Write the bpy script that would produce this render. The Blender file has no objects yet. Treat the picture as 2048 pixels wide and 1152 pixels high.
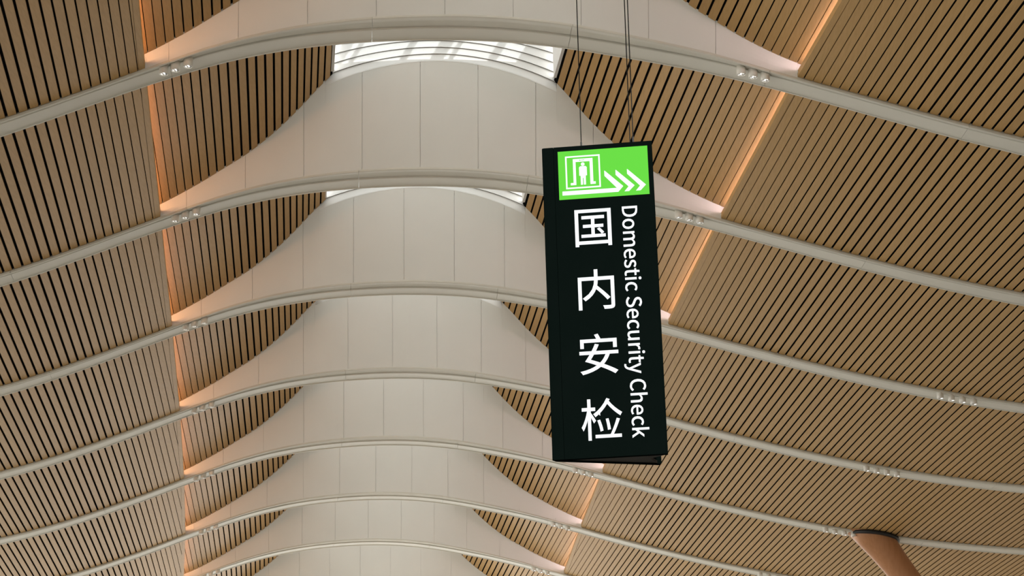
import bpy, math, random
from mathutils import Matrix, Vector, Euler
random.seed(7)
scene = bpy.context.scene
col = scene.collection

# ------------------------------------------------------------------ camera, world, sun, exposure
EYE = 1.6
PITCH, ROLL = 0.333297, -0.021653
cam_data = bpy.data.cameras.new('camera')
cam_data.sensor_width = 36.0
cam_data.lens = 4300.0 / 2048.0 * 36.0
cam_data.clip_start, cam_data.clip_end = 0.1, 400.0
cam = bpy.data.objects.new('camera', cam_data)
col.objects.link(cam)
_f = Vector((0, math.cos(PITCH), math.sin(PITCH)))
_u = Vector((0, -math.sin(PITCH), math.cos(PITCH)))
_r = Vector((1, 0, 0))
_r2 = math.cos(ROLL) * _r + math.sin(ROLL) * _u
_u2 = math.cos(ROLL) * _u - math.sin(ROLL) * _r
cam.matrix_world = Matrix(((_r2.x, _u2.x, -_f.x, 0), (_r2.y, _u2.y, -_f.y, 0), (_r2.z, _u2.z, -_f.z, EYE), (0, 0, 0, 1)))
scene.camera = cam

world = bpy.data.worlds.new('world')
scene.world = world
world.use_nodes = True
bg = world.node_tree.nodes['Background']
bg.inputs[0].default_value = (1.0, 0.995, 0.955, 1)
bg.inputs[1].default_value = 1.0

sun_data = bpy.data.lights.new('sun', 'SUN')
sun_data.energy = 1.0
sun_data.angle = 0.012
sun_data.color = (1.0, 0.97, 0.93)
sun = bpy.data.objects.new('sun', sun_data)
col.objects.link(sun)
sun.rotation_euler = Vector((-0.30, 0.86, -0.37)).to_track_quat('-Z', 'Y').to_euler()
sun.location = (-20, -20, 60)

EXPOSURE = 2.06
scene.view_settings.view_transform = 'Standard'
scene.view_settings.look = 'None'
scene.view_settings.gamma = 1.0
scene.view_settings.use_curve_mapping = False
scene.view_settings.exposure = EXPOSURE

# ------------------------------------------------------------------ materials
def mat(name, color, rough=0.6, metal=0.0, emit=None, strength=0.0, spec=0.4):
    m = bpy.data.materials.new(name)
    m.use_nodes = True
    b = m.node_tree.nodes['Principled BSDF']
    b.inputs['Base Color'].default_value = (*color, 1)
    b.inputs['Roughness'].default_value = rough
    b.inputs['Metallic'].default_value = metal
    b.inputs['Specular IOR Level'].default_value = spec
    if emit:
        b.inputs['Emission Color'].default_value = (*emit, 1)
        b.inputs['Emission Strength'].default_value = strength
    return m

def mottled(name, c1, c2, scale, rough=0.6, bump=0.0, stretch=(1, 1, 1), vary=0.0, spec=0.2):
    m = mat(name, c1, rough, spec=spec)
    nt = m.node_tree
    b = nt.nodes['Principled BSDF']
    tc = nt.nodes.new('ShaderNodeTexCoord')
    mp = nt.nodes.new('ShaderNodeMapping')
    mp.inputs['Scale'].default_value = stretch
    nz = nt.nodes.new('ShaderNodeTexNoise')
    nz.inputs['Scale'].default_value = scale
    nz.inputs['Detail'].default_value = 5
    rp = nt.nodes.new('ShaderNodeValToRGB')
    rp.color_ramp.elements[0].position, rp.color_ramp.elements[1].position = 0.3, 0.7
    rp.color_ramp.elements[0].color = (*c1, 1)
    rp.color_ramp.elements[1].color = (*c2, 1)
    nt.links.new(tc.outputs['Object'], mp.inputs[0])
    nt.links.new(mp.outputs[0], nz.inputs['Vector'])
    nt.links.new(nz.outputs['Fac'], rp.inputs[0])
    out = rp.outputs[0]
    if vary:
        oi = nt.nodes.new('ShaderNodeObjectInfo')
        mr = nt.nodes.new('ShaderNodeMapRange')
        mr.inputs['To Min'].default_value = 1 - vary
        mr.inputs['To Max'].default_value = 1 + vary
        hs = nt.nodes.new('ShaderNodeHueSaturation')
        nt.links.new(oi.outputs['Random'], mr.inputs['Value'])
        nt.links.new(mr.outputs[0], hs.inputs['Value'])
        nt.links.new(out, hs.inputs['Color'])
        out = hs.outputs[0]
    nt.links.new(out, b.inputs['Base Color'])
    if bump:
        bp = nt.nodes.new('ShaderNodeBump')
        bp.inputs['Strength'].default_value = bump
        bp.inputs['Distance'].default_value = 0.01
        nt.links.new(nz.outputs['Fac'], bp.inputs['Height'])
        nt.links.new(bp.outputs[0], b.inputs['Normal'])
    return m

M_WOOD = mottled('wood_slat', (0.395, 0.240, 0.088), (0.45, 0.278, 0.110), 6.0, 0.5, 0.05, (6, 0.5, 6), 0.04)
M_EDGE = mottled('wood_edge', (0.395, 0.240, 0.088), (0.45, 0.278, 0.110), 6.0, 0.5, 0.05, (6, 0.5, 6), 0.02)
M_RIB = mottled('rib_paint', (0.63, 0.612, 0.54), (0.66, 0.642, 0.57), 1.2, 0.45)
M_FASCIA = mottled('fascia_paint', (0.725, 0.722, 0.685), (0.75, 0.747, 0.71), 0.8, 0.55)
M_LOUVER = mottled('louver_paint', (0.80, 0.79, 0.77), (0.83, 0.82, 0.80), 2.0, 0.5)
M_BACK = mat('gap_shade_black', (0.006, 0.006, 0.006), 1.0, spec=0.0)  # near-black: the darkness between slats is put into this colour
M_ROOF = mat('roof_lining', (0.35, 0.34, 0.32), 0.9)
M_LED = mat('led_strip', (1, 0.8, 0.7), 0.5, emit=(1.0, 0.72, 0.73), strength=5.6)
M_LED_AMBER = mat('led_strip_amber', (1, 0.8, 0.6), 0.5, emit=(1.0, 0.48, 0.23), strength=6.5)
M_LEDHOUSE = mat('led_profile', (0.7, 0.68, 0.64), 0.4)
M_BLACK = mottled('sign_black', (0.0022, 0.0044, 0.0038), (0.0028, 0.0050, 0.0044), 3.0, 0.5, spec=0.0)
M_UNDER = mat('sign_underside_bounce', (0.022, 0.018, 0.013), 0.6, spec=0.1)  # brown tint paints in bounce light from the floor
M_GREEN = mat('sign_green', (0.02, 0.08, 0.01), 0.5, emit=(0.105, 0.62, 0.036), strength=0.97*2**-EXPOSURE, spec=0.1)
M_WHITE = mat('sign_white', (0.25, 0.25, 0.25), 0.6, emit=(0.76, 0.80, 0.85), strength=0.9*2**-EXPOSURE, spec=0.1)
M_CABLE = mat('steel_cable', (0.012, 0.012, 0.011), 0.5, 0.0, spec=0.1)
M_SPOT = mat('spot_housing', (0.72, 0.70, 0.64), 0.4)
M_CHROME = mat('spot_reflector', (0.85, 0.85, 0.85), 0.12, 1.0)
M_BULB = mat('spot_bulb', (1, 1, 1), 0.3, emit=(1.0, 0.95, 0.86), strength=2.5)
M_MULL = mat('skylight_bar', (0.62, 0.62, 0.60), 0.5)
M_FLOOR = mottled('floor_stone', (0.29, 0.275, 0.25), (0.34, 0.32, 0.29), 1.0, 0.3)
M_COLUMN = mottled('column_wood', (0.36, 0.17, 0.078), (0.42, 0.205, 0.098), 5.0, 0.45, 0.05, (3, 3, 0.4))
M_WALL = mottled('wall_paint', (0.34, 0.30, 0.25), (0.37, 0.33, 0.28), 1.0, 0.7)
M_DARK = mat('dark_metal', (0.02, 0.02, 0.02), 0.5, 0.3)
M_GLASS = bpy.data.materials.new('skylight_glass')
M_GLASS.use_nodes = True
_nt = M_GLASS.node_tree
_nt.nodes.clear()
_o = _nt.nodes.new('ShaderNodeOutputMaterial')
_t = _nt.nodes.new('ShaderNodeBsdfTransparent')
_t.inputs[0].default_value = (0.62, 0.645, 0.66, 1)
_g = _nt.nodes.new('ShaderNodeBsdfGlossy')
_g.inputs['Roughness'].default_value = 0.05
_mx = _nt.nodes.new('ShaderNodeMixShader')
_mx.inputs[0].default_value = 0.08
_nt.links.new(_t.outputs[0], _mx.inputs[1])
_nt.links.new(_g.outputs[0], _mx.inputs[2])
_nt.links.new(_mx.outputs[0], _o.inputs[0])

M_DIFF = bpy.data.materials.new('added_lid_translucent')  # for the translucent lid added to brighten the face panels
M_DIFF.use_nodes = True
_nt = M_DIFF.node_tree
_nt.nodes.clear()
_o = _nt.nodes.new('ShaderNodeOutputMaterial')
_t = _nt.nodes.new('ShaderNodeBsdfTranslucent')
_t.inputs[0].default_value = (0.72, 0.72, 0.70, 1)
_nt.links.new(_t.outputs[0], _o.inputs[0])

# ------------------------------------------------------------------ object helpers
def root(name, loc, label=None, category=None, group=None, kind=None):
    o = bpy.data.objects.new(name, None)
    o.empty_display_size = 0.2
    o.location = loc
    col.objects.link(o)
    tag(o, label, category, group, kind)
    return o

def tag(o, label=None, category=None, group=None, kind=None):
    if label: o['label'] = label
    if category: o['category'] = category
    if group: o['group'] = group
    if kind: o['kind'] = kind
    return o

def wloc(o):
    v = Vector(o.location)
    p = o.parent
    while p:
        v += p.location
        p = p.parent
    return v

def obj(name, verts, faces, m, parent=None, smooth=False, local=False):
    """one mesh object; verts in world space unless local"""
    off = Vector((0, 0, 0)) if (parent is None or local) else wloc(parent)
    me = bpy.data.meshes.new(name)
    me.from_pydata([tuple(Vector(v) - off) for v in verts], [], faces)
    me.materials.append(m)
    if smooth:
        me.polygons.foreach_set('use_smooth', [True] * len(me.polygons))
    me.update()
    o = bpy.data.objects.new(name, me)
    col.objects.link(o)
    if parent: o.parent = parent
    return o

def fix_normals(o):
    import bmesh
    bm = bmesh.new(); bm.from_mesh(o.data)
    bmesh.ops.recalc_face_normals(bm, faces=bm.faces)
    bm.to_mesh(o.data); bm.free()
    return o

def sheet(rows):
    """grid of points -> verts, quads"""
    n, m = len(rows), len(rows[0])
    v = [p for r in rows for p in r]
    f = [(i*m+j, i*m+j+1, (i+1)*m+j+1, (i+1)*m+j) for i in range(n-1) for j in range(m-1)]
    return v, f

def sweep(sections, closed=True):
    """sections: list of loops of points (same count) -> capped solid"""
    n = len(sections[0])
    v = [p for s in sections for p in s]
    f = []
    for i in range(len(sections) - 1):
        for j in range(n if closed else n - 1):
            a, b = i*n + j, i*n + (j+1) % n
            f.append((a, b, b + n, a + n))
    f.append(tuple(range(n - 1, -1, -1)))
    f.append(tuple((len(sections) - 1)*n + j for j in range(n)))
    return v, f

def prism(bottom, top):
    n = len(bottom)
    f = [tuple(range(n)), tuple(range(2*n - 1, n - 1, -1))]
    f += [(i, i + n, (i+1) % n + n, (i+1) % n) for i in range(n)]
    return list(bottom) + list(top), f

# ------------------------------------------------------------------ the hall's form
S = 1.7
HALF = 3.3805253 * S           # half width between the two light coves, metres
SPACING = 4.2623143 * S        # rib spacing
GROW = 0.02684976
SKEW = 0.0342961
TH = (-0.11070496, 0.02188998, -0.00855111)
KN = [-4.2, -3.2, -2.2, -1.5, -1, -.75, -.5, -.25, 0, .25, .5, .75, 1, 1.5, 2.2, 3.2, 4.2]
PR = [-2.12, -2.02, -1.8441230, -1.2493935, -0.5765352, -0.2859691, -0.1050027, -0.0201141, 0.0, -0.0548824,
      -0.1848260, -0.3471736, -0.5635556, -1.0515054, -1.6103946, -2.0067441, -2.12]

def make_spline(x, y):
    n = len(x)
    h = [x[i+1] - x[i] for i in range(n-1)]
    a = [0]*n; b = [1.0]*n; c = [0]*n; d = [0.0]*n
    for i in range(1, n-1):
        a[i], b[i], c[i] = h[i-1], 2*(h[i-1]+h[i]), h[i]
        d[i] = 6*((y[i+1]-y[i])/h[i] - (y[i]-y[i-1])/h[i-1])
    for i in range(1, n):
        w = a[i]/b[i-1]; b[i] -= w*c[i-1]; d[i] -= w*d[i-1]
    mm = [0.0]*n
    mm[-1] = d[-1]/b[-1]
    for i in range(n-2, -1, -1):
        mm[i] = (d[i]-c[i]*mm[i+1])/b[i]
    def f(q):
        q = min(max(q, x[0]), x[-1])
        i = 0
        while i < n-2 and q > x[i+1]: i += 1
        t = q - x[i]; hi = h[i]
        return y[i] + t*((y[i+1]-y[i])/hi - hi*(2*mm[i]+mm[i+1])/6) + t*t*mm[i]/2 + t**3*(mm[i+1]-mm[i])/(6*hi)
    return f
prof = make_spline(KN, PR)

def lerp_table(tab, q):
    if q <= tab[0][0]: return tab[0][1]
    for (x0, y0), (x1, y1) in zip(tab, tab[1:]):
        if q <= x1: return y0 + (y1-y0)*(q-x0)/(x1-x0)
    return tab[-1][1]

_fc = {}
def frame(k):
    key = round(k, 5)
    if key in _fc: return _fc[key]
    x, y = -0.4211268, 20.7731452
    n = 40
    sp = 4.2623143
    ds = k*sp/n
    for j in range(n):
        sm = (j+.5)*ds
        t = TH[0] + TH[1]*sm*.1 + TH[2]*sm*sm*.01
        x += math.sin(t)*ds; y += math.cos(t)*ds
    s = k*sp
    t = TH[0] + TH[1]*s*.1 + TH[2]*s*s*.01 + SKEW
    z = 10 - 0.0011932*s*.1 - 0.0128811*s*s*.01
    _fc[key] = (x*S, y*S, z*S, t)
    return _fc[key]

def zrib(u, k):
    bump = (1-(u/1.3)**2)**2 if abs(u) < 1.3 else 0.0
    return S*(prof(u) + 0.0356662*k*bump)

def P(a, k, dz=0.0):
    """point of the ceiling's form: a = metres across, k = rib count along, dz = metres above the ribs' underside"""
    x, y, z, t = frame(k)
    u = a/(HALF*(1+GROW*k))
    return Vector((x + math.cos(t)*a, y - math.sin(t)*a, EYE + z + zrib(u, k) + dz))

def R(u, k, dy=0.0, dz=0.0):
    """point on rib k: u across (1 = cove), dy metres along the hall, dz metres up"""
    x, y, z, t = frame(k)
    a = u*HALF*(1+GROW*k)
    return Vector((x + math.cos(t)*a + math.sin(t)*dy, y - math.sin(t)*a + math.cos(t)*dy, EYE + z + zrib(u, k) + dz))

def U(a, k): return a/(HALF*(1+GROW*k))
def A(u, k): return u*HALF*(1+GROW*k)

BAND = 0.46                                           # rib soffit width
def cornice(u): return lerp_table([(0, .48), (.3, .45), (.5, .38), (.78, .25), (.93, .15), (1.1, .10)], abs(u))
# height of the inner timber vault above the rib underside, across
H_IN = make_spline([.30, .40, .45, .50, .55, .60, .65, .70, .75, .80, .85, .90, .95, 1.0, 1.1, 1.3],
                   [2.55, 2.0, 1.75, 1.48, 1.24, 1.03, .86, .72, .62, .53, .45, .39, .34, .30, .29, .29])
def h_in(u): return H_IN(max(abs(u), .31))
U_SKY = 0.41
LEAN = 0.30
def fold(side, k):
    """where the light cove runs, as u"""
    return (-0.9955 + 0.0084*k - 0.0037*k*k) if side < 0 else (1.020 - 0.0292*k + 0.0048*k*k)
def afold(side, k): return A(fold(side, k), k)
def arc_top(u, tier=0):
    c = max(0.38 - 0.065*tier, 0.0)
    return 2.19 + 0.155*tier - c*(u/U_SKY)**2
DZ_WING = 0.06
SIDE_WORD = {-1: 'left', 1: 'right'}
ORD = ['nearest', 'second', 'third', 'fourth', 'fifth', 'sixth', 'seventh', 'eighth']

# ------------------------------------------------------------------ floor and the plain ceiling above the photographer
fl = obj('floor', [(-60, -40, 0), (60, -40, 0), (60, 150, 0), (-60, 150, 0), (-60, -40, -.3), (60, -40, -.3), (60, 150, -.3), (-60, 150, -.3)],
         [(0, 1, 2, 3), (7, 6, 5, 4), (0, 4, 5, 1), (1, 5, 6, 2), (2, 6, 7, 3), (3, 7, 4, 0)], M_FLOOR)
tag(fl, 'pale stone concourse floor far below the slatted ceiling', 'floor', kind='structure')

def slab(name, lo, hi, label, cat):
    (x0, y0, z0), (x1, y1, z1) = lo, hi
    o = obj(name, [(x0, y0, z0), (x1, y0, z0), (x1, y1, z0), (x0, y1, z0), (x0, y0, z1), (x1, y0, z1), (x1, y1, z1), (x0, y1, z1)],
            [(3, 2, 1, 0), (4, 5, 6, 7), (0, 1, 5, 4), (1, 2, 6, 5), (2, 3, 7, 6), (3, 0, 4, 7)], M_WALL)
    tag(o, label, cat, kind='structure')
slab('added_wall_right', (27, -22, 0), (27.4, 112, 17), 'plain pale wall added out of view to darken the right wing', 'wall')  # added unseen, to keep light off the right side
slab('added_wall_far', (3, 112, 0), (27.4, 112.4, 17), 'plain pale wall added out of view to block far daylight from the right wing', 'wall')  # added unseen, shades the right wings from the open far end
slab('added_wall_near', (-32, -22.4, 0), (27.4, -22, 19), 'plain pale wall added behind the photographer to cut light from that end', 'wall')  # added unseen, stops light entering from the near end
def grid_plate(name, us, ks, dz, thick, m, parent):
    lo = [[P(A(u, 3), k, dz) for u in us] for k in ks]
    v1, f1 = sheet(lo)
    v2, f2 = sheet([[p + Vector((0, 0, thick)) for p in r] for r in lo])
    n = len(v1)
    return obj(name, v1 + v2, f1 + [tuple(i + n for i in reversed(q)) for q in f2], m, parent)

near = root('ceiling', P(0, -1.05, 0), 'plain roof lining over the near end of the hall, where the sign hangs', 'ceiling', kind='structure')
near_lining = [[P(a, k, 0.3) for a in [x*1.5 for x in range(-16, 17)]] for k in (-6.5, -4.5, -2.5, -1.06)]
v1, f1 = sheet(near_lining)
v2, _ = sheet([[p + Vector((0, 0, .25)) for p in r] for r in near_lining])
obj('lining', v1 + v2, f1 + [tuple(i + len(v1) for i in reversed(q)) for q in f1], M_ROOF, near)

# ------------------------------------------------------------------ timber slat fields
def slat_solid(poly, zfun, parent, name='slat', m=None, thick=0.02):
    bot = [P(a, k, zfun(a, k)) for a, k in poly]
    top = [p + Vector((0, 0, thick)) for p in bot]
    v, f = prism(bot, top)
    return obj(name, v, f, m or M_WOOD, parent)

def clip(poly, g):
    """keep the side of the (a, k) polygon where g >= 0"""
    out = []
    for i in range(len(poly)):
        p, q = poly[i], poly[(i+1) % len(poly)]
        gp, gq = g(*p), g(*q)
        if gp >= 0: out.append(p)
        if (gp >= 0) != (gq >= 0):
            t = gp/(gp-gq)
            out.append((p[0]+t*(q[0]-p[0]), p[1]+t*(q[1]-p[1])))
    return out

def dk(dy): return dy/SPACING

def orient(poly):
    s = sum(p[0]*q[1]-q[0]*p[1] for p, q in zip(poly, poly[1:]+poly[:1]))
    return poly[::-1] if s > 0 else poly

# how far out the wings are seen, in u, bay by bay (bay -1 first)
WING_OUT = {-1: {-1: 1.62, 1: 1.95}, 0: {-1: 1.72, 1: 2.15}, 1: {-1: 1.85, 1: 2.5}, 2: {-1: 1.98, 1: 2.75}, 3: {-1: 2.1, 1: 3.0}, 4: {-1: 2.2, 1: 3.2}, 5: {-1: 2.25, 1: 3.3}, 6: {-1: 1.9, 1: 2.9}}
BAYS = range(-1, 7)

def build_wing(j, side):
    s = side
    k0, k1 = j + dk(0.0), j + 1 - dk(BAND + 0.11)
    rt = root('ceiling', P(s*HALF*1.3, j+.5, DZ_WING),
              f'timber slat ceiling wing outside the {SIDE_WORD[s]} light cove, ' + ('above the nearest white rib' if j < 0 else f'just beyond the {ORD[j]} white rib'),
              'slat ceiling', kind='structure')
    zf = lambda a, k: DZ_WING
    af0, af1 = abs(afold(s, k0)), abs(afold(s, k1))
    afl = lambda k: af0 + (af1-af0)*(k-k0)/(k1-k0)
    # edge board along the cove
    bw = 0.10
    slat_solid(orient([(s*afl(k0), k0), (s*afl(k1), k1), (s*(afl(k1)+bw), k1), (s*(afl(k0)+bw), k0)]), zf, rt, 'edge_board', M_EDGE, 0.05)
    up = slat_solid(orient([(s*afl(k0), k0), (s*afl(k1), k1), (s*(afl(k1)+.02), k1), (s*(afl(k0)+.02), k0)]), lambda a, k: DZ_WING+.05, rt, 'edge_upstand', M_EDGE, 0.06)
    width = 0.136
    a = 5.53
    i = 0
    while U(a, j+.5) < WING_OUT[j][s] + .5:
        dist = max(a - afl(j+.5), 0.0)
        gap = 0.015 + 0.038*min(dist/2.2, 1.0)
        pitch = width + gap
        poly = [(s*(a+gap/2), k0), (s*(a+gap/2), k1), (s*(a+pitch-gap/2), k1), (s*(a+pitch-gap/2), k0)]
        poly = clip(poly, lambda aa, kk: abs(aa) - afl(kk) - bw - 0.006)
        if len(poly) >= 3:
            area = abs(sum(p[0]*q[1]-q[0]*p[1] for p, q in zip(poly, poly[1:]+poly[:1])))/2*SPACING
            if area > 0.01:
                slat_solid(orient(poly), zf, rt)
        a += pitch
    us = [i*.12 for i in range(27)]
    rows = [[P(s*(afl(k) + .025 + HALF*u), k, DZ_WING + .030) for u in us] for k in (j - dk(.1), j+.5, j+1 - dk(.2))]
    v1, f1 = sheet(rows)
    v2, _ = sheet([[p + Vector((0, 0, .03)) for p in r] for r in rows])
    n, w = len(v1), len(us)
    sides = [(i, i+1, i+1+n, i+n) for i in range(w-1)]
    obj('backing', v1 + v2, f1 + [tuple(i+n for i in reversed(q)) for q in f1] + sides, M_BACK, rt)

def build_inner(j, side):
    s = side
    k0 = j + dk(0.02)
    rt = root('ceiling', P(s*HALF*.75, j+.5, 0.6),
              f'upswept timber slat ceiling inside the {SIDE_WORD[s]} light cove, ' + ('above the nearest white rib' if j < 0 else f'between the {ORD[j]} and {ORD[j+1]} white ribs'),
              'slat ceiling', kind='structure')
    zf = lambda a, k: h_in(U(a, k))
    def kend(a):
        u = U(a, j+1)
        return j + 1 - dk(BAND + cornice(u) + LEAN*h_in(u)) + dk(0.012)
    kk1 = j + 1 - dk(.7)
    amax = lambda k: abs(afold(s, k)) + 0.24
    # positions by arc length from the cove inwards
    step = 0.148
    a = max(amax(k0), amax(kk1)) + 0.03
    amin = A(U_SKY - .012, j+.5)
    km = j + .5
    while a > amin:
        da = 0.02
        z1 = zrib(U(a, km), km) + h_in(U(a, km)); z2 = zrib(U(a-da, km), km) + h_in(U(a-da, km))
        sl = math.hypot(da, z2-z1)/da
        d = max(abs(afold(s, km)) - a, 0)
        gap = (0.016 + 0.040*min(d/1.8, 1.0))/sl
        w = step/sl + gap
        a0, a1 = a - w + gap/2, a - gap/2
        if a0 < amin - .05: break
        poly = [(s*a1, k0), (s*a1, kend(s*a1)), (s*a0, kend(s*a0)), (s*a0, k0)]
        poly = clip(poly, lambda aa, kk: amax(kk) - abs(aa))
        if len(poly) >= 3:
            slat_solid(orient(poly), zf, rt)
        a -= w
    n = 18
    rows = []
    for i in range(n+1):
        f = i/n
        pts = []
        for k in (-1, None):
            kk = k
            aa = amin + (amax(k0 if kk is not None else kk1) - amin)*f
            if kk == -1: kk = max(kend(s*aa) - 1.0, -1.0 - dk(BAND + .9)) + dk(.06)
            if kk is None: kk = kend(s*aa) + dk(.10)
            pts.append(P(s*aa, kk, zf(aa, kk) + .032))
        rows.append(pts)
    v1, f1 = sheet(rows)
    v2, _ = sheet([[p + Vector((0, 0, .1)) for p in r] for r in rows])
    obj('backing', v1 + v2, f1 + [tuple(q + len(v1) for q in reversed(t)) for t in f1], M_BACK, rt)
    # white stop at the far end of the cove
    kE = j + 1 - dk(BAND + cornice(1.0) + LEAN*.2)
    b = [P(s*(abs(afold(s, kE)) - .01), kE, .115), P(s*(amax(kE) - .005), kE, .115), P(s*(amax(kE) - .005), kE + dk(.04), .115), P(s*(abs(afold(s, kE)) - .01), kE + dk(.04), .115)]
    fix_normals(obj('cove_stop', *prism(b, [p + Vector((0, 0, .21)) for p in b]), M_FASCIA, rt))
    # closing strip behind the light strip
    kA, kB = j + dk(.02), j + 1 - dk(.62)
    b = [P(s*(amax(kA)-.03), kA, .16), P(s*(amax(kB)-.03), kB, .16), P(s*(amax(kB)-.01), kB, .16), P(s*(amax(kA)-.01), kA, .16)]
    fix_normals(obj('cove_back', *prism(b, [p + Vector((0, 0, .30)) for p in b]), M_EDGE, rt))
    return rt

def build_led(j, side, rt):
    s = side
    kA, kB = j + dk(.05), j + 1 - dk(.80)
    aL = lambda k: abs(afold(s, k)) + .10
    def bar(w0, w1, z0, z1, nm, m, par):
        b = [P(s*(aL(kA)+w0), kA, z0), P(s*(aL(kB)+w0), kB, z0), P(s*(aL(kB)+w1), kB, z0), P(s*(aL(kA)+w1), kA, z0)]
        return fix_normals(obj(nm, *prism(b, [p + Vector((0, 0, z1-z0)) for p in b]), m, par))
    st = bar(.08, .12, .14, .27, 'light_strip', M_LEDHOUSE, rt)
    bar(.07, .0795, .17, .25, 'diffuser', M_LED if s > 0 else M_LED_AMBER, st)

# ------------------------------------------------------------------ white ribs with their tall panels
def build_rib(k):
    rt = root('ceiling_rib', R(0, k, -BAND/2, 0),
              f'{ORD[k]} white arched ceiling rib with a tall pale panelled face' if k else 'nearest white arched ceiling rib, crossing the top of the view',
              'ceiling rib', 'white arched ceiling ribs')
    aout = 3.9*HALF
    # soffit band in lengths, with a thin open joint between them
    cuts = [-aout] + [c for c in [-1.72 + 3.55*i for i in range(-6, 8)] if abs(c) < aout - .5] + [aout]
    for c0, c1 in zip(cuts, cuts[1:]):
        n = max(4, int((c1-c0)/.3))
        secs = []
        for i in range(n+1):
            a = c0 + .003 + (c1-c0-.006)*i/n
            u = U(a, k)
            pr = [(-BAND, .012), (-BAND+.012, 0), (-.030, 0), (-.026, -.020), (-.004, -.020), (0, -.014), (0, .50), (-BAND, .50)]
            secs.append([R(u, k, y, z) for y, z in pr])
        fix_normals(obj('soffit', *sweep(secs), M_RIB, rt))
    # recessed cornice strip on the near side
    for c0, c1 in zip(cuts, cuts[1:]):
        n = max(4, int((c1-c0)/.3))
        secs = []
        for i in range(n+1):
            a = c0 + .003 + (c1-c0-.006)*i/n
            u = U(a, k)
            w = cornice(u)
            dip = .022*min(1, max(0, (w-.1)/.25)) + .012
            pr = [(-BAND-.028*min(1, w/.3), dip), (-BAND-w*.5, dip+.008), (-BAND-w+.035, .02), (-BAND-w+.03, -.012), (-BAND-w, -.012), (-BAND-w-.012, .0), (-BAND-w-.012, .035), (-BAND-w+.03, .12), (-BAND-.028*min(1, w/.3), .20)]
            secs.append([R(u, k, y, z) for y, z in pr])
        fix_normals(obj('cornice', *sweep(secs), M_RIB, rt))
    # tall face panels
    aL, aR = A(fold(-1, k) - .004, k), A(fold(1, k) + .004, k)
    cuts = [aL] + [c for c in [-.44 + 1.21*i for i in range(-8, 9)] if aL + .3 < c < aR - .3] + [aR]
    def top(u):
        return arc_top(u) if abs(u) <= U_SKY else h_in(u) + .03
    for c0, c1 in zip(cuts, cuts[1:]):
        n = 14
        g = .0028
        xs = [c0 + g + (c1-c0-2*g)*i/n for i in range(n+1)]
        for b in (-A(U_SKY, k), A(U_SKY, k)):
            if c0 + .05 < b < c1 - .05: xs += [b-.002, b+.002]
        xs.sort()
        front, back = [], []
        for a in xs:
            u = U(a, k)
            y0 = -BAND - cornice(u)
            t = top(u)
            fr = [R(u, k, y0 - LEAN*h + .012*math.sin(math.pi*h/max(t, .01)), h) for h in (.03 + (t-.03)*q/6 for q in range(7))]
            front.append(fr)
            back.append([p + Vector((0, .03, 0)) for p in fr])
        m7 = 7
        v = [p for r_ in front for p in r_] + [p for r_ in back for p in r_]
        N = len(front)*m7
        f = []
        for i in range(len(front)-1):
            for q in range(m7-1):
                a_ = i*m7 + q
                f.append((a_, a_+m7, a_+m7+1, a_+1))
                f.append((a_+N, a_+N+1, a_+N+m7+1, a_+N+m7))
            f.append((i*m7, i*m7+N, (i+1)*m7+N, (i+1)*m7))
            t_ = i*m7 + m7 - 1
            f.append((t_, t_+m7, t_+m7+N, t_+N))
        for e in (0, len(front)-1):
            for q in range(m7-1):
                a_ = e*m7 + q
                f.append((a_, a_+1, a_+1+N, a_+N))
        fix_normals(obj('face_panel', v, f, M_FASCIA, rt, smooth=False))
    # blocking wall behind the panels
    n = 60
    secs = []
    for i in range(n+1):
        a = aL + (aR-aL)*i/n
        u = U(a, k)
        y0 = -BAND - cornice(u) + .05
        t = top(u) - .02
        secs.append([R(u, k, y0, .13), R(u, k, y0 - LEAN*t, t), R(u, k, y0 - LEAN*t + .12, t), R(u, k, y0 + .14, .13)])
    fix_normals(obj('panel_backing', *sweep(secs), M_FASCIA, rt))

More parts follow.
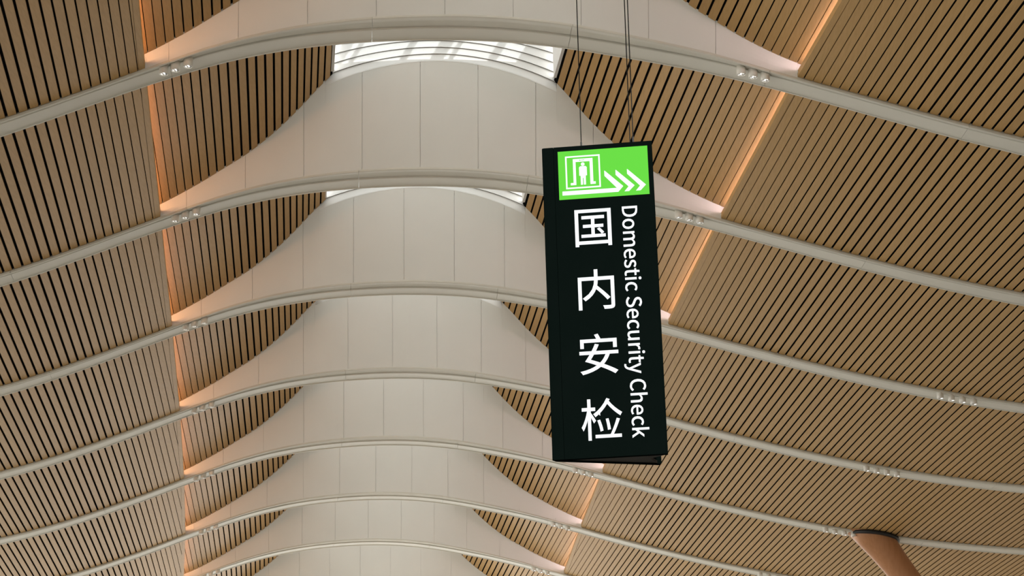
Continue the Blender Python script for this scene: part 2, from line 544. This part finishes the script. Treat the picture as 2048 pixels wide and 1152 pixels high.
# ------------------------------------------------------------------ skylight wells
def build_skylight(j):
    k = j + 1
    rt = root('window_%d' % (j + 2), R(0, k, -2.0, 3.0), f'skylight well with bright white curved boards above the {ORD[k]} rib panel', 'skylight', kind='structure')
    n = 28
    for tier in range(7):
        rows = []
        for i in range(n+1):
            u = -U_SKY + 2*U_SKY*i/n
            lo, hi = arc_top(u, tier) + (.0 if tier else -.02), arc_top(u, tier+1) - .004
            y0 = -BAND - cornice(u) - LEAN*arc_top(u)
            rows.append([R(u, k, y0 - .0, lo), R(u, k, y0 + .035, hi), R(u, k, y0 + .055, hi), R(u, k, y0 + .02, lo)])
        fix_normals(obj('louver_board', *sweep(rows), M_LOUVER, rt))
    rows = []
    for i in range(n+1):
        u = -U_SKY + 2*U_SKY*i/n
        y0 = -BAND - cornice(u) - LEAN*arc_top(u) + .065
        rows.append([R(u, k, y0, arc_top(u) - .1), R(u, k, y0, arc_top(u, 7)), R(u, k, y0 + .05, arc_top(u, 7)), R(u, k, y0 + .05, arc_top(u) - .1)])
    fix_normals(obj('board_backing', *sweep(rows), M_ROOF, rt))
    ztop = 3.55
    ylou = -BAND - cornice(0) - LEAN*arc_top(0)
    # cheeks of the well
    for s in (-1, 1):
        u = s*U_SKY
        for nm, k0_, k1_ in (('well_cheek', j + dk(.0), k + dk(ylou - .02)),):
            pts = []
            for kk in (k0_, k1_):
                a = s*(A(U_SKY - .012, j+.5) - .03)
                zz = R(0, k, 0, ztop).z + .03
                p0 = P(a, kk, h_in(U(a, kk)) - .03)
                pts.append((p0, Vector((p0.x, p0.y, zz))))
            off = Vector((s*.08, 0, 0))
            bot = [pts[0][0], pts[1][0], pts[1][0] + off, pts[0][0] + off]
            tp = [pts[0][1], pts[1][1], pts[1][1] + off, pts[0][1] + off]
            fix_normals(obj(nm, *prism(bot, tp), M_LOUVER, rt))
    # near wall, added diffusing lid, glass and bars
    def box(y0, y1, u0, u1, z0, z1, nm, m, kk=k, par=rt):
        zc = R(0, kk, 0, 0).z
        b = []
        for (uu, yy) in ((u0, y0), (u1, y0), (u1, y1), (u0, y1)):
            p = R(uu, kk + dk(yy), 0, 0); b.append(Vector((p.x, p.y, zc + z0)))
        return fix_normals(obj(nm, *prism(b, [p + Vector((0, 0, z1-z0)) for p in b]), m, par))
    ynear = -SPACING
    yslot = ylou - 3.15
    e = U_SKY + .045
    box(ynear + .02, ynear + .14, -e, e, .5, ztop, 'near_wall', M_LOUVER)
    box(ynear, yslot, -e, e, ztop, ztop + .012, 'added_diffusing_lid', M_DIFF)  # unseen lid added for soft light on the tall face panels
    box(yslot, ylou + .10, -e, e, ztop + .03, ztop + .045, 'pane', M_GLASS)
    box(ylou + .02, ylou + .12, -e, e, arc_top(0, 7) - .05, ztop + .1, 'head_wall', M_LOUVER)
    for uc, hw in ((-.255, .016), (-.205, .005), (-.02, .009), (.10, .020), (.15, .005), (.30, .012)):
        box(yslot, ylou + .05, uc - hw, uc + hw, ztop - .07, ztop + .03, 'glazing_bar', M_MULL)

for k in range(0, 8): build_rib(k)
for j in BAYS:
    for s in (-1, 1):
        build_wing(j, s)
        build_led(j, s, build_inner(j, s))
    build_skylight(j)

# ------------------------------------------------------------------ spotlights on the ribs
def lathe(profile, seg, c, flip=False):
    v, f = [], []
    for r, z in profile:
        for i in range(seg):
            t = 2*math.pi*i/seg
            v.append(Vector((c.x + r*math.cos(t), c.y + r*math.sin(t), c.z + z)))
    for a in range(len(profile)-1):
        for i in range(seg):
            f.append((a*seg+i, a*seg+(i+1) % seg, (a+1)*seg+(i+1) % seg, (a+1)*seg+i))
    return v, f

def build_spot(u, k, label, group):
    c = R(u, k, -BAND - .03, 0)
    rt = root('spotlight', c, label, 'spotlight', group)
    seg = 20
    r = .082
    v, f = lathe([(.0, .03), (r, .03), (r, -.135), (r-.008, -.14), (r-.012, -.132), (r-.012, -.06)], seg, c)
    fix_normals(obj('housing', v, f, M_SPOT, rt, True))
    v, f = lathe([(r-.012, -.13), (r-.020, -.10), (r-.036, -.07), (.018, -.055), (0.001, -.055)], 10, c)
    obj('reflector', v, f, M_CHROME, rt)
    v, f = lathe([(.001, -.112), (.014, -.108), (.018, -.09), (.014, -.06), (.001, -.056)], 10, c)
    fix_normals(obj('bulb', v, f, M_BULB, rt, True))

PLACE3 = ['beside the cove', 'in the middle', 'nearest the arch']
for k in range(0, 7):
    for s in (-1, 1):
        if s > 0 and k in (2, 3): continue
        us = [.935, .90, .862] if s < 0 else [.925, .887, .850]
        if s < 0 and k >= 4: us = [x + .025 for x in us]
        for i, u in enumerate(us):
            build_spot(s*u, k, f'white cylinder spotlight {PLACE3[i]} of the {SIDE_WORD[s]} trio on the {ORD[k]} rib', 'spotlight trios by the coves')
PLACE4 = ['innermost', 'second', 'third', 'outermost']
for k, u0 in ((2, 2.064), (3, 2.012), (4, 2.047), (5, 1.917)):
    for i in range(4):
        build_spot(u0 + .0445*i, k, f'{PLACE4[i]} small spotlight in the row of four on the {ORD[k]} rib over the right wing', 'spotlight rows over the right wing')

# ------------------------------------------------------------------ raking column
def build_column():
    k, u = 4, 2.285
    top = R(u, k, -.3, .05)
    t = frame(k)[3]
    lat = Vector((math.cos(t), -math.sin(t), 0))
    ax = (lat*math.sin(math.radians(34)) - Vector((0, 0, 1))*math.cos(math.radians(34))).normalized()
    L = top.z/math.cos(math.radians(34))
    base = top + ax*L
    rt = root('column', Vector((base.x, base.y, 0)), 'leaning brown timber clad column tapering down from the right ceiling wing', 'column')
    side = ax.cross(Vector((0, 1, 0))).normalized()
    dep = ax.cross(side).normalized()
    def ring(dist, r, seg=40):
        c = top + ax*dist
        return [c + side*(r*math.cos(2*math.pi*i/seg)) + dep*(r*math.sin(2*math.pi*i/seg)) for i in range(seg)]
    secs = [ring(d, r) for d, r in ((-.55, .62), (0, .545), (.5, .48), (1.0, .435), (1.6, .41), (2.6, .40), (4, .40), (8, .40), (L-.2, .42))]
    v, f = sweep(secs)
    fix_normals(obj('shaft', v, f, M_COLUMN, rt, True))
    # ring at the slats, its dark colour standing in for the shaded opening
    c = top + lat*.02 + Vector((0, 0, .0))
    secs = []
    for z, r in ((-.01, .69), (-.10, .69), (-.10, .55), (-.01, .55)):
        secs.append((z, r))
    vv, ff = [], []
    seg = 48
    for z, r in secs:
        for i in range(seg):
            q = 2*math.pi*i/seg
            o = lat*(r*math.cos(q)*1.1) + Vector((0, 1, 0))*(r*1.0*math.sin(q))
            slope = (R(u+.1, k).z - R(u, k).z)/(A(.1, k))
            vv.append(c + o + Vector((0, 0, z + slope*o.dot(lat))))
    for a in range(4):
        for i in range(seg):
            ff.append((a*seg+i, a*seg+(i+1) % seg, ((a+1) % 4)*seg+(i+1) % seg, ((a+1) % 4)*seg+i))
    fix_normals(obj('dark_opening_ring', vv, ff, M_DARK, rt, True))
    foot = [Vector((base.x, base.y, 0)) + Vector((math.cos(2*math.pi*i/40)*.75, math.sin(2*math.pi*i/40)*.6, 0)) for i in range(40)]
    fix_normals(obj('base_plate', *prism(foot, [p + Vector((0, 0, .12)) for p in foot]), M_DARK, rt))
build_column()

# ------------------------------------------------------------------ hanging sign
SIGN_H, SIGN_W = 2.2, 0.7537
sign = root('hanging_sign', (0.6124, 13.571, 4.6229 + EYE - SIGN_H/2), 'tall black illuminated sign with a green panel, hanging on thin cables', 'sign')
sign.rotation_euler = (6e-4, -6.5e-3, -0.1145)
def sp(x, z, y=0.0): return (x, y, z + SIGN_H/2)
HW, HH = SIGN_W/2, SIGN_H/2
def local_prism(name, poly, y0, y1, m, parent=sign, holes=None):
    """poly in the sign face (x, z), from depth y0 to y1"""
    b = [sp(x, z, y0) for x, z in poly]
    t = [sp(x, z, y1) for x, z in poly]
    v, f = prism([Vector(p) for p in b], [Vector(p) for p in t])
    return fix_normals(obj(name, v, f, m, parent, local=True))
def plan_prism(name, poly, z0, z1, m):
    v, f = prism([Vector(sp(x, z0, y)) for x, y in poly], [Vector(sp(x, z1, y)) for x, y in poly])
    return fix_normals(obj(name, v, f, m, sign, local=True))
# front leaf (rounded outer edge strip, then the lit panel), back leaf, lid and floor of the wedge
plan_prism('edge_strip', [(-HW, .012), (-HW+.006, .003), (-HW+.016, 0), (-.2975, 0), (-.2975, .03), (-HW+.01, .026)], -HH, HH, M_BLACK)
plan_prism('front_panel', [(-.2955, 0), (HW-.004, 0), (HW, .004), (HW, .035), (-.2955, .035)], -HH, HH, M_BLACK)
plan_prism('back_panel', [(-HW+.004, .02), (-HW+.02, .05), (.30, .292), (.31, .288), (.322, .255), (-.29, .034)][::1], -HH, HH, M_BLACK)
NOTCH = [(-.345, .0355), (HW-.012, .0355), (.255, .118), (.302, .270)]
plan_prism('bottom_plate', NOTCH, -HH+.003, -HH+.02, M_UNDER)
plan_prism('top_plate', NOTCH, HH-.02, HH-.003, M_UNDER)
plan_prism('end_wall', [(HW-.014, .0355), (.255, .116), (.245, .112), (HW-.034, .0355)], -HH+.02, HH-.02, M_BLACK)
plan_prism('end_wall', [(.255, .120), (.300, .268), (.288, .262), (.243, .118)], -HH+.02, HH-.02, M_BLACK)

F0 = -0.004
pan = local_prism('green_panel', [(-.2675, 1.0645), (.3455, 1.0645), (.3455, .7115), (-.2675, .7115)], -.003, .001, M_GREEN)
G = -.003
def picto(name, poly, y=-.0045): return local_prism(name, poly, y, G + .0005, M_WHITE, pan)
# frame of the pictogram
x0, x1, z0, z1, w = -.2185, .0190, .7852, 1.0255, .0105
v = []
for (xx0, xx1, zz0, zz1) in ((x0, x1, z0, z1), (x0+w, x1-w, z0+w, z1-w)):
    for y in (-.0045, G):
        v += [sp(xx0, zz0, y), sp(xx1, zz0, y), sp(xx1, zz1, y), sp(xx0, zz1, y)]
f = []
for i in range(4):
    jn = (i+1) % 4
    f += [(i, jn, 8+jn, 8+i), (i, 4+i, 4+jn, jn), (8+i, 8+jn, 12+jn, 12+i)]
fix_normals(obj('pictogram_frame', [Vector(q) for q in v], f, M_WHITE, pan, local=True))
picto('detector_gate', [(-.1660, 1.0025), (-.0308, 1.0025), (-.0308, .8295), (-.0155, .8295), (-.0155, .8118), (-.0515, .8118), (-.0515, .9805), (-.1475, .9805), (-.1475, .8118), (-.1855, .8118), (-.1855, .8280), (-.1660, .8280)])
for i, (hx, hw) in enumerate(((-.117, .005), (-.1025, .0035), (-.0915, .0035))):
    local_prism('gate_lamp', [(hx-hw, .9895), (hx+hw, .9895), (hx+hw, .9945), (hx-hw, .9945)], -.0052, -.0044, M_GREEN, pan)
picto('figure_head', [(-.0990 + .0128*math.cos(q*math.pi/10), .9615 + .0128*math.sin(q*math.pi/10)) for q in range(20)])
picto('figure_body', [(-.1170, .9465), (-.0810, .9465), (-.0725, .9385), (-.0725, .8775), (-.0815, .8775), (-.0815, .8110), (-.0960, .8110), (-.0965, .8600), (-.1015, .8600), (-.1020, .8110), (-.1165, .8110), (-.1165, .8775), (-.1255, .8775), (-.1255, .9385)])
picto('arrow_shaft', [(.0455, .9015), (.0490, .9015), (.1703, .7805), (.1357, .7412), (-.2445, .7412), (-.2445, .7705), (.1262, .7705), (.0455, .8640)])
picto('arrow_chevron', [(.1218, .9015), (.1255, .9015), (.2473, .7805), (.2085, .7412), (.1770, .7412), (.2061, .7755), (.1218, .8660)])
picto('arrow_chevron', [(.2000, .9015), (.2037, .9015), (.3241, .7805), (.2868, .7412), (.2545, .7412), (.2842, .7755), (.2000, .8680)])

import os
def sign_font():
    # Blender's own bundled sans for Chinese signage; its built-in font otherwise
    try:
        d = os.path.join(bpy.utils.resource_path('LOCAL'), 'datafiles', 'fonts', 'Noto Sans CJK Regular.woff2')
        return bpy.data.fonts.load(d)
    except Exception:
        return None
FONT = sign_font()
def text_mesh(body, offset=0.0, font=None):
    cu = bpy.data.curves.new('lettering', 'FONT')
    cu.body = body
    cu.size = 1.0
    if font: cu.font = font
    cu.offset = offset
    cu.resolution_u = 4
    to = bpy.data.objects.new('lettering', cu)
    col.objects.link(to)
    bpy.context.view_layer.update()
    dg = bpy.context.evaluated_depsgraph_get()
    me = bpy.data.meshes.new_from_object(to.evaluated_get(dg))
    bpy.data.objects.remove(to)
    vs = [(q.co.x, q.co.y) for q in me.vertices]
    fs = [tuple(p.vertices) for p in me.polygons]
    bpy.data.meshes.remove(me)
    return vs, fs

def solid_letter(name, vs, fs, place):
    """flat glyph -> thin solid on the sign face"""
    n = len(vs)
    edges = {}
    for p in fs:
        for a, b in zip(p, p[1:] + p[:1]):
            edges[(a, b)] = edges.get((a, b), 0) + 1
    rim = [e for e in edges if (e[1], e[0]) not in edges]
    v = [Vector(sp(*place(x, y), -.004)) for x, y in vs] + [Vector(sp(*place(x, y), .0005)) for x, y in vs]
    f = list(fs) + [tuple(i + n for i in reversed(p)) for p in fs] + [(a, b, b + n, a + n) for a, b in rim]
    return fix_normals(obj(name, v, f, M_WHITE, sign, local=True))

for ch, bx0, bx1, bz0, bz1 in (('国', -.1690, .0770, .3630, .6290), ('内', -.1640, .0790, -.0870, .1960), ('安', -.1720, .0860, -.5370, -.2570), ('检', -.1760, .0930, -.9850, -.7030)):
    vs, fs = text_mesh(ch, 0.003)
    mx0, mx1 = min(p[0] for p in vs), max(p[0] for p in vs)
    my0, my1 = min(p[1] for p in vs), max(p[1] for p in vs)
    solid_letter('character', vs, fs, lambda x, y: (bx0 + (x-mx0)/(mx1-mx0)*(bx1-bx0), bz0 + (y-my0)/(my1-my0)*(bz1-bz0)))

vs, fs = text_mesh('Domestic Security Check', 0.003, FONT)
tx0, tx1 = min(p[0] for p in vs), max(p[0] for p in vs)
sx = 1.615/(tx1-tx0)
capD = max(p[1] for i, p in enumerate(vs) if p[0] < tx0 + .4)
sy = .102/capD
# islands, then letters that share the same stretch of the line (an i and its dot)
par = list(range(len(vs)))
def find(i):
    while par[i] != i:
        par[i] = par[par[i]]; i = par[i]
    return i
for p in fs:
    for q in p[1:]: par[find(p[0])] = find(q)
isl = {}
for p in fs: isl.setdefault(find(p[0]), []).append(p)
items = sorted(([min(vs[i][0] for p in pl for i in p), max(vs[i][0] for p in pl for i in p), pl] for pl in isl.values()), key=lambda t: t[0])
merged = []
for it in items:
    if merged and it[0] < merged[-1][1] - 0.6*(it[1]-it[0]):
        merged[-1][1] = max(merged[-1][1], it[1]); merged[-1][2] = merged[-1][2] + it[2]
    else: merged.append(it)
for _, _, pl in merged:
    used = sorted({i for p in pl for i in p})
    ix = {i: n for n, i in enumerate(used)}
    solid_letter('letter', [vs[i] for i in used], [tuple(ix[i] for i in p) for p in pl],
                 lambda x, y: (.1545 + y*sy, .632 - (x-tx0)*sx))

def tube(name, p0, p1, r, m, parent, seg=8):
    p0, p1 = Vector(p0), Vector(p1)
    d = (p1-p0).normalized()
    s1 = d.cross(Vector((0, 1, 0.1))).normalized(); s2 = d.cross(s1)
    ring = lambda c: [c + s1*(r*math.cos(2*math.pi*i/seg)) + s2*(r*math.sin(2*math.pi*i/seg)) for i in range(seg)]
    return fix_normals(obj(name, *sweep([ring(p0), ring(p1)]), m, parent, local=True))
CEIL = 12.95
for (x, y) in ((-.1085, .06), (.222, .15), (.250, .03)):
    cb = tube('cable', sp(x, HH - .015, y), sp(x + 6.5e-3*CEIL, CEIL - HH, y), .0036, M_CABLE, sign)
    tube('cable_ferrule', sp(x, HH - .012, y), sp(x, HH + .05, y), .006, M_DARK, cb)
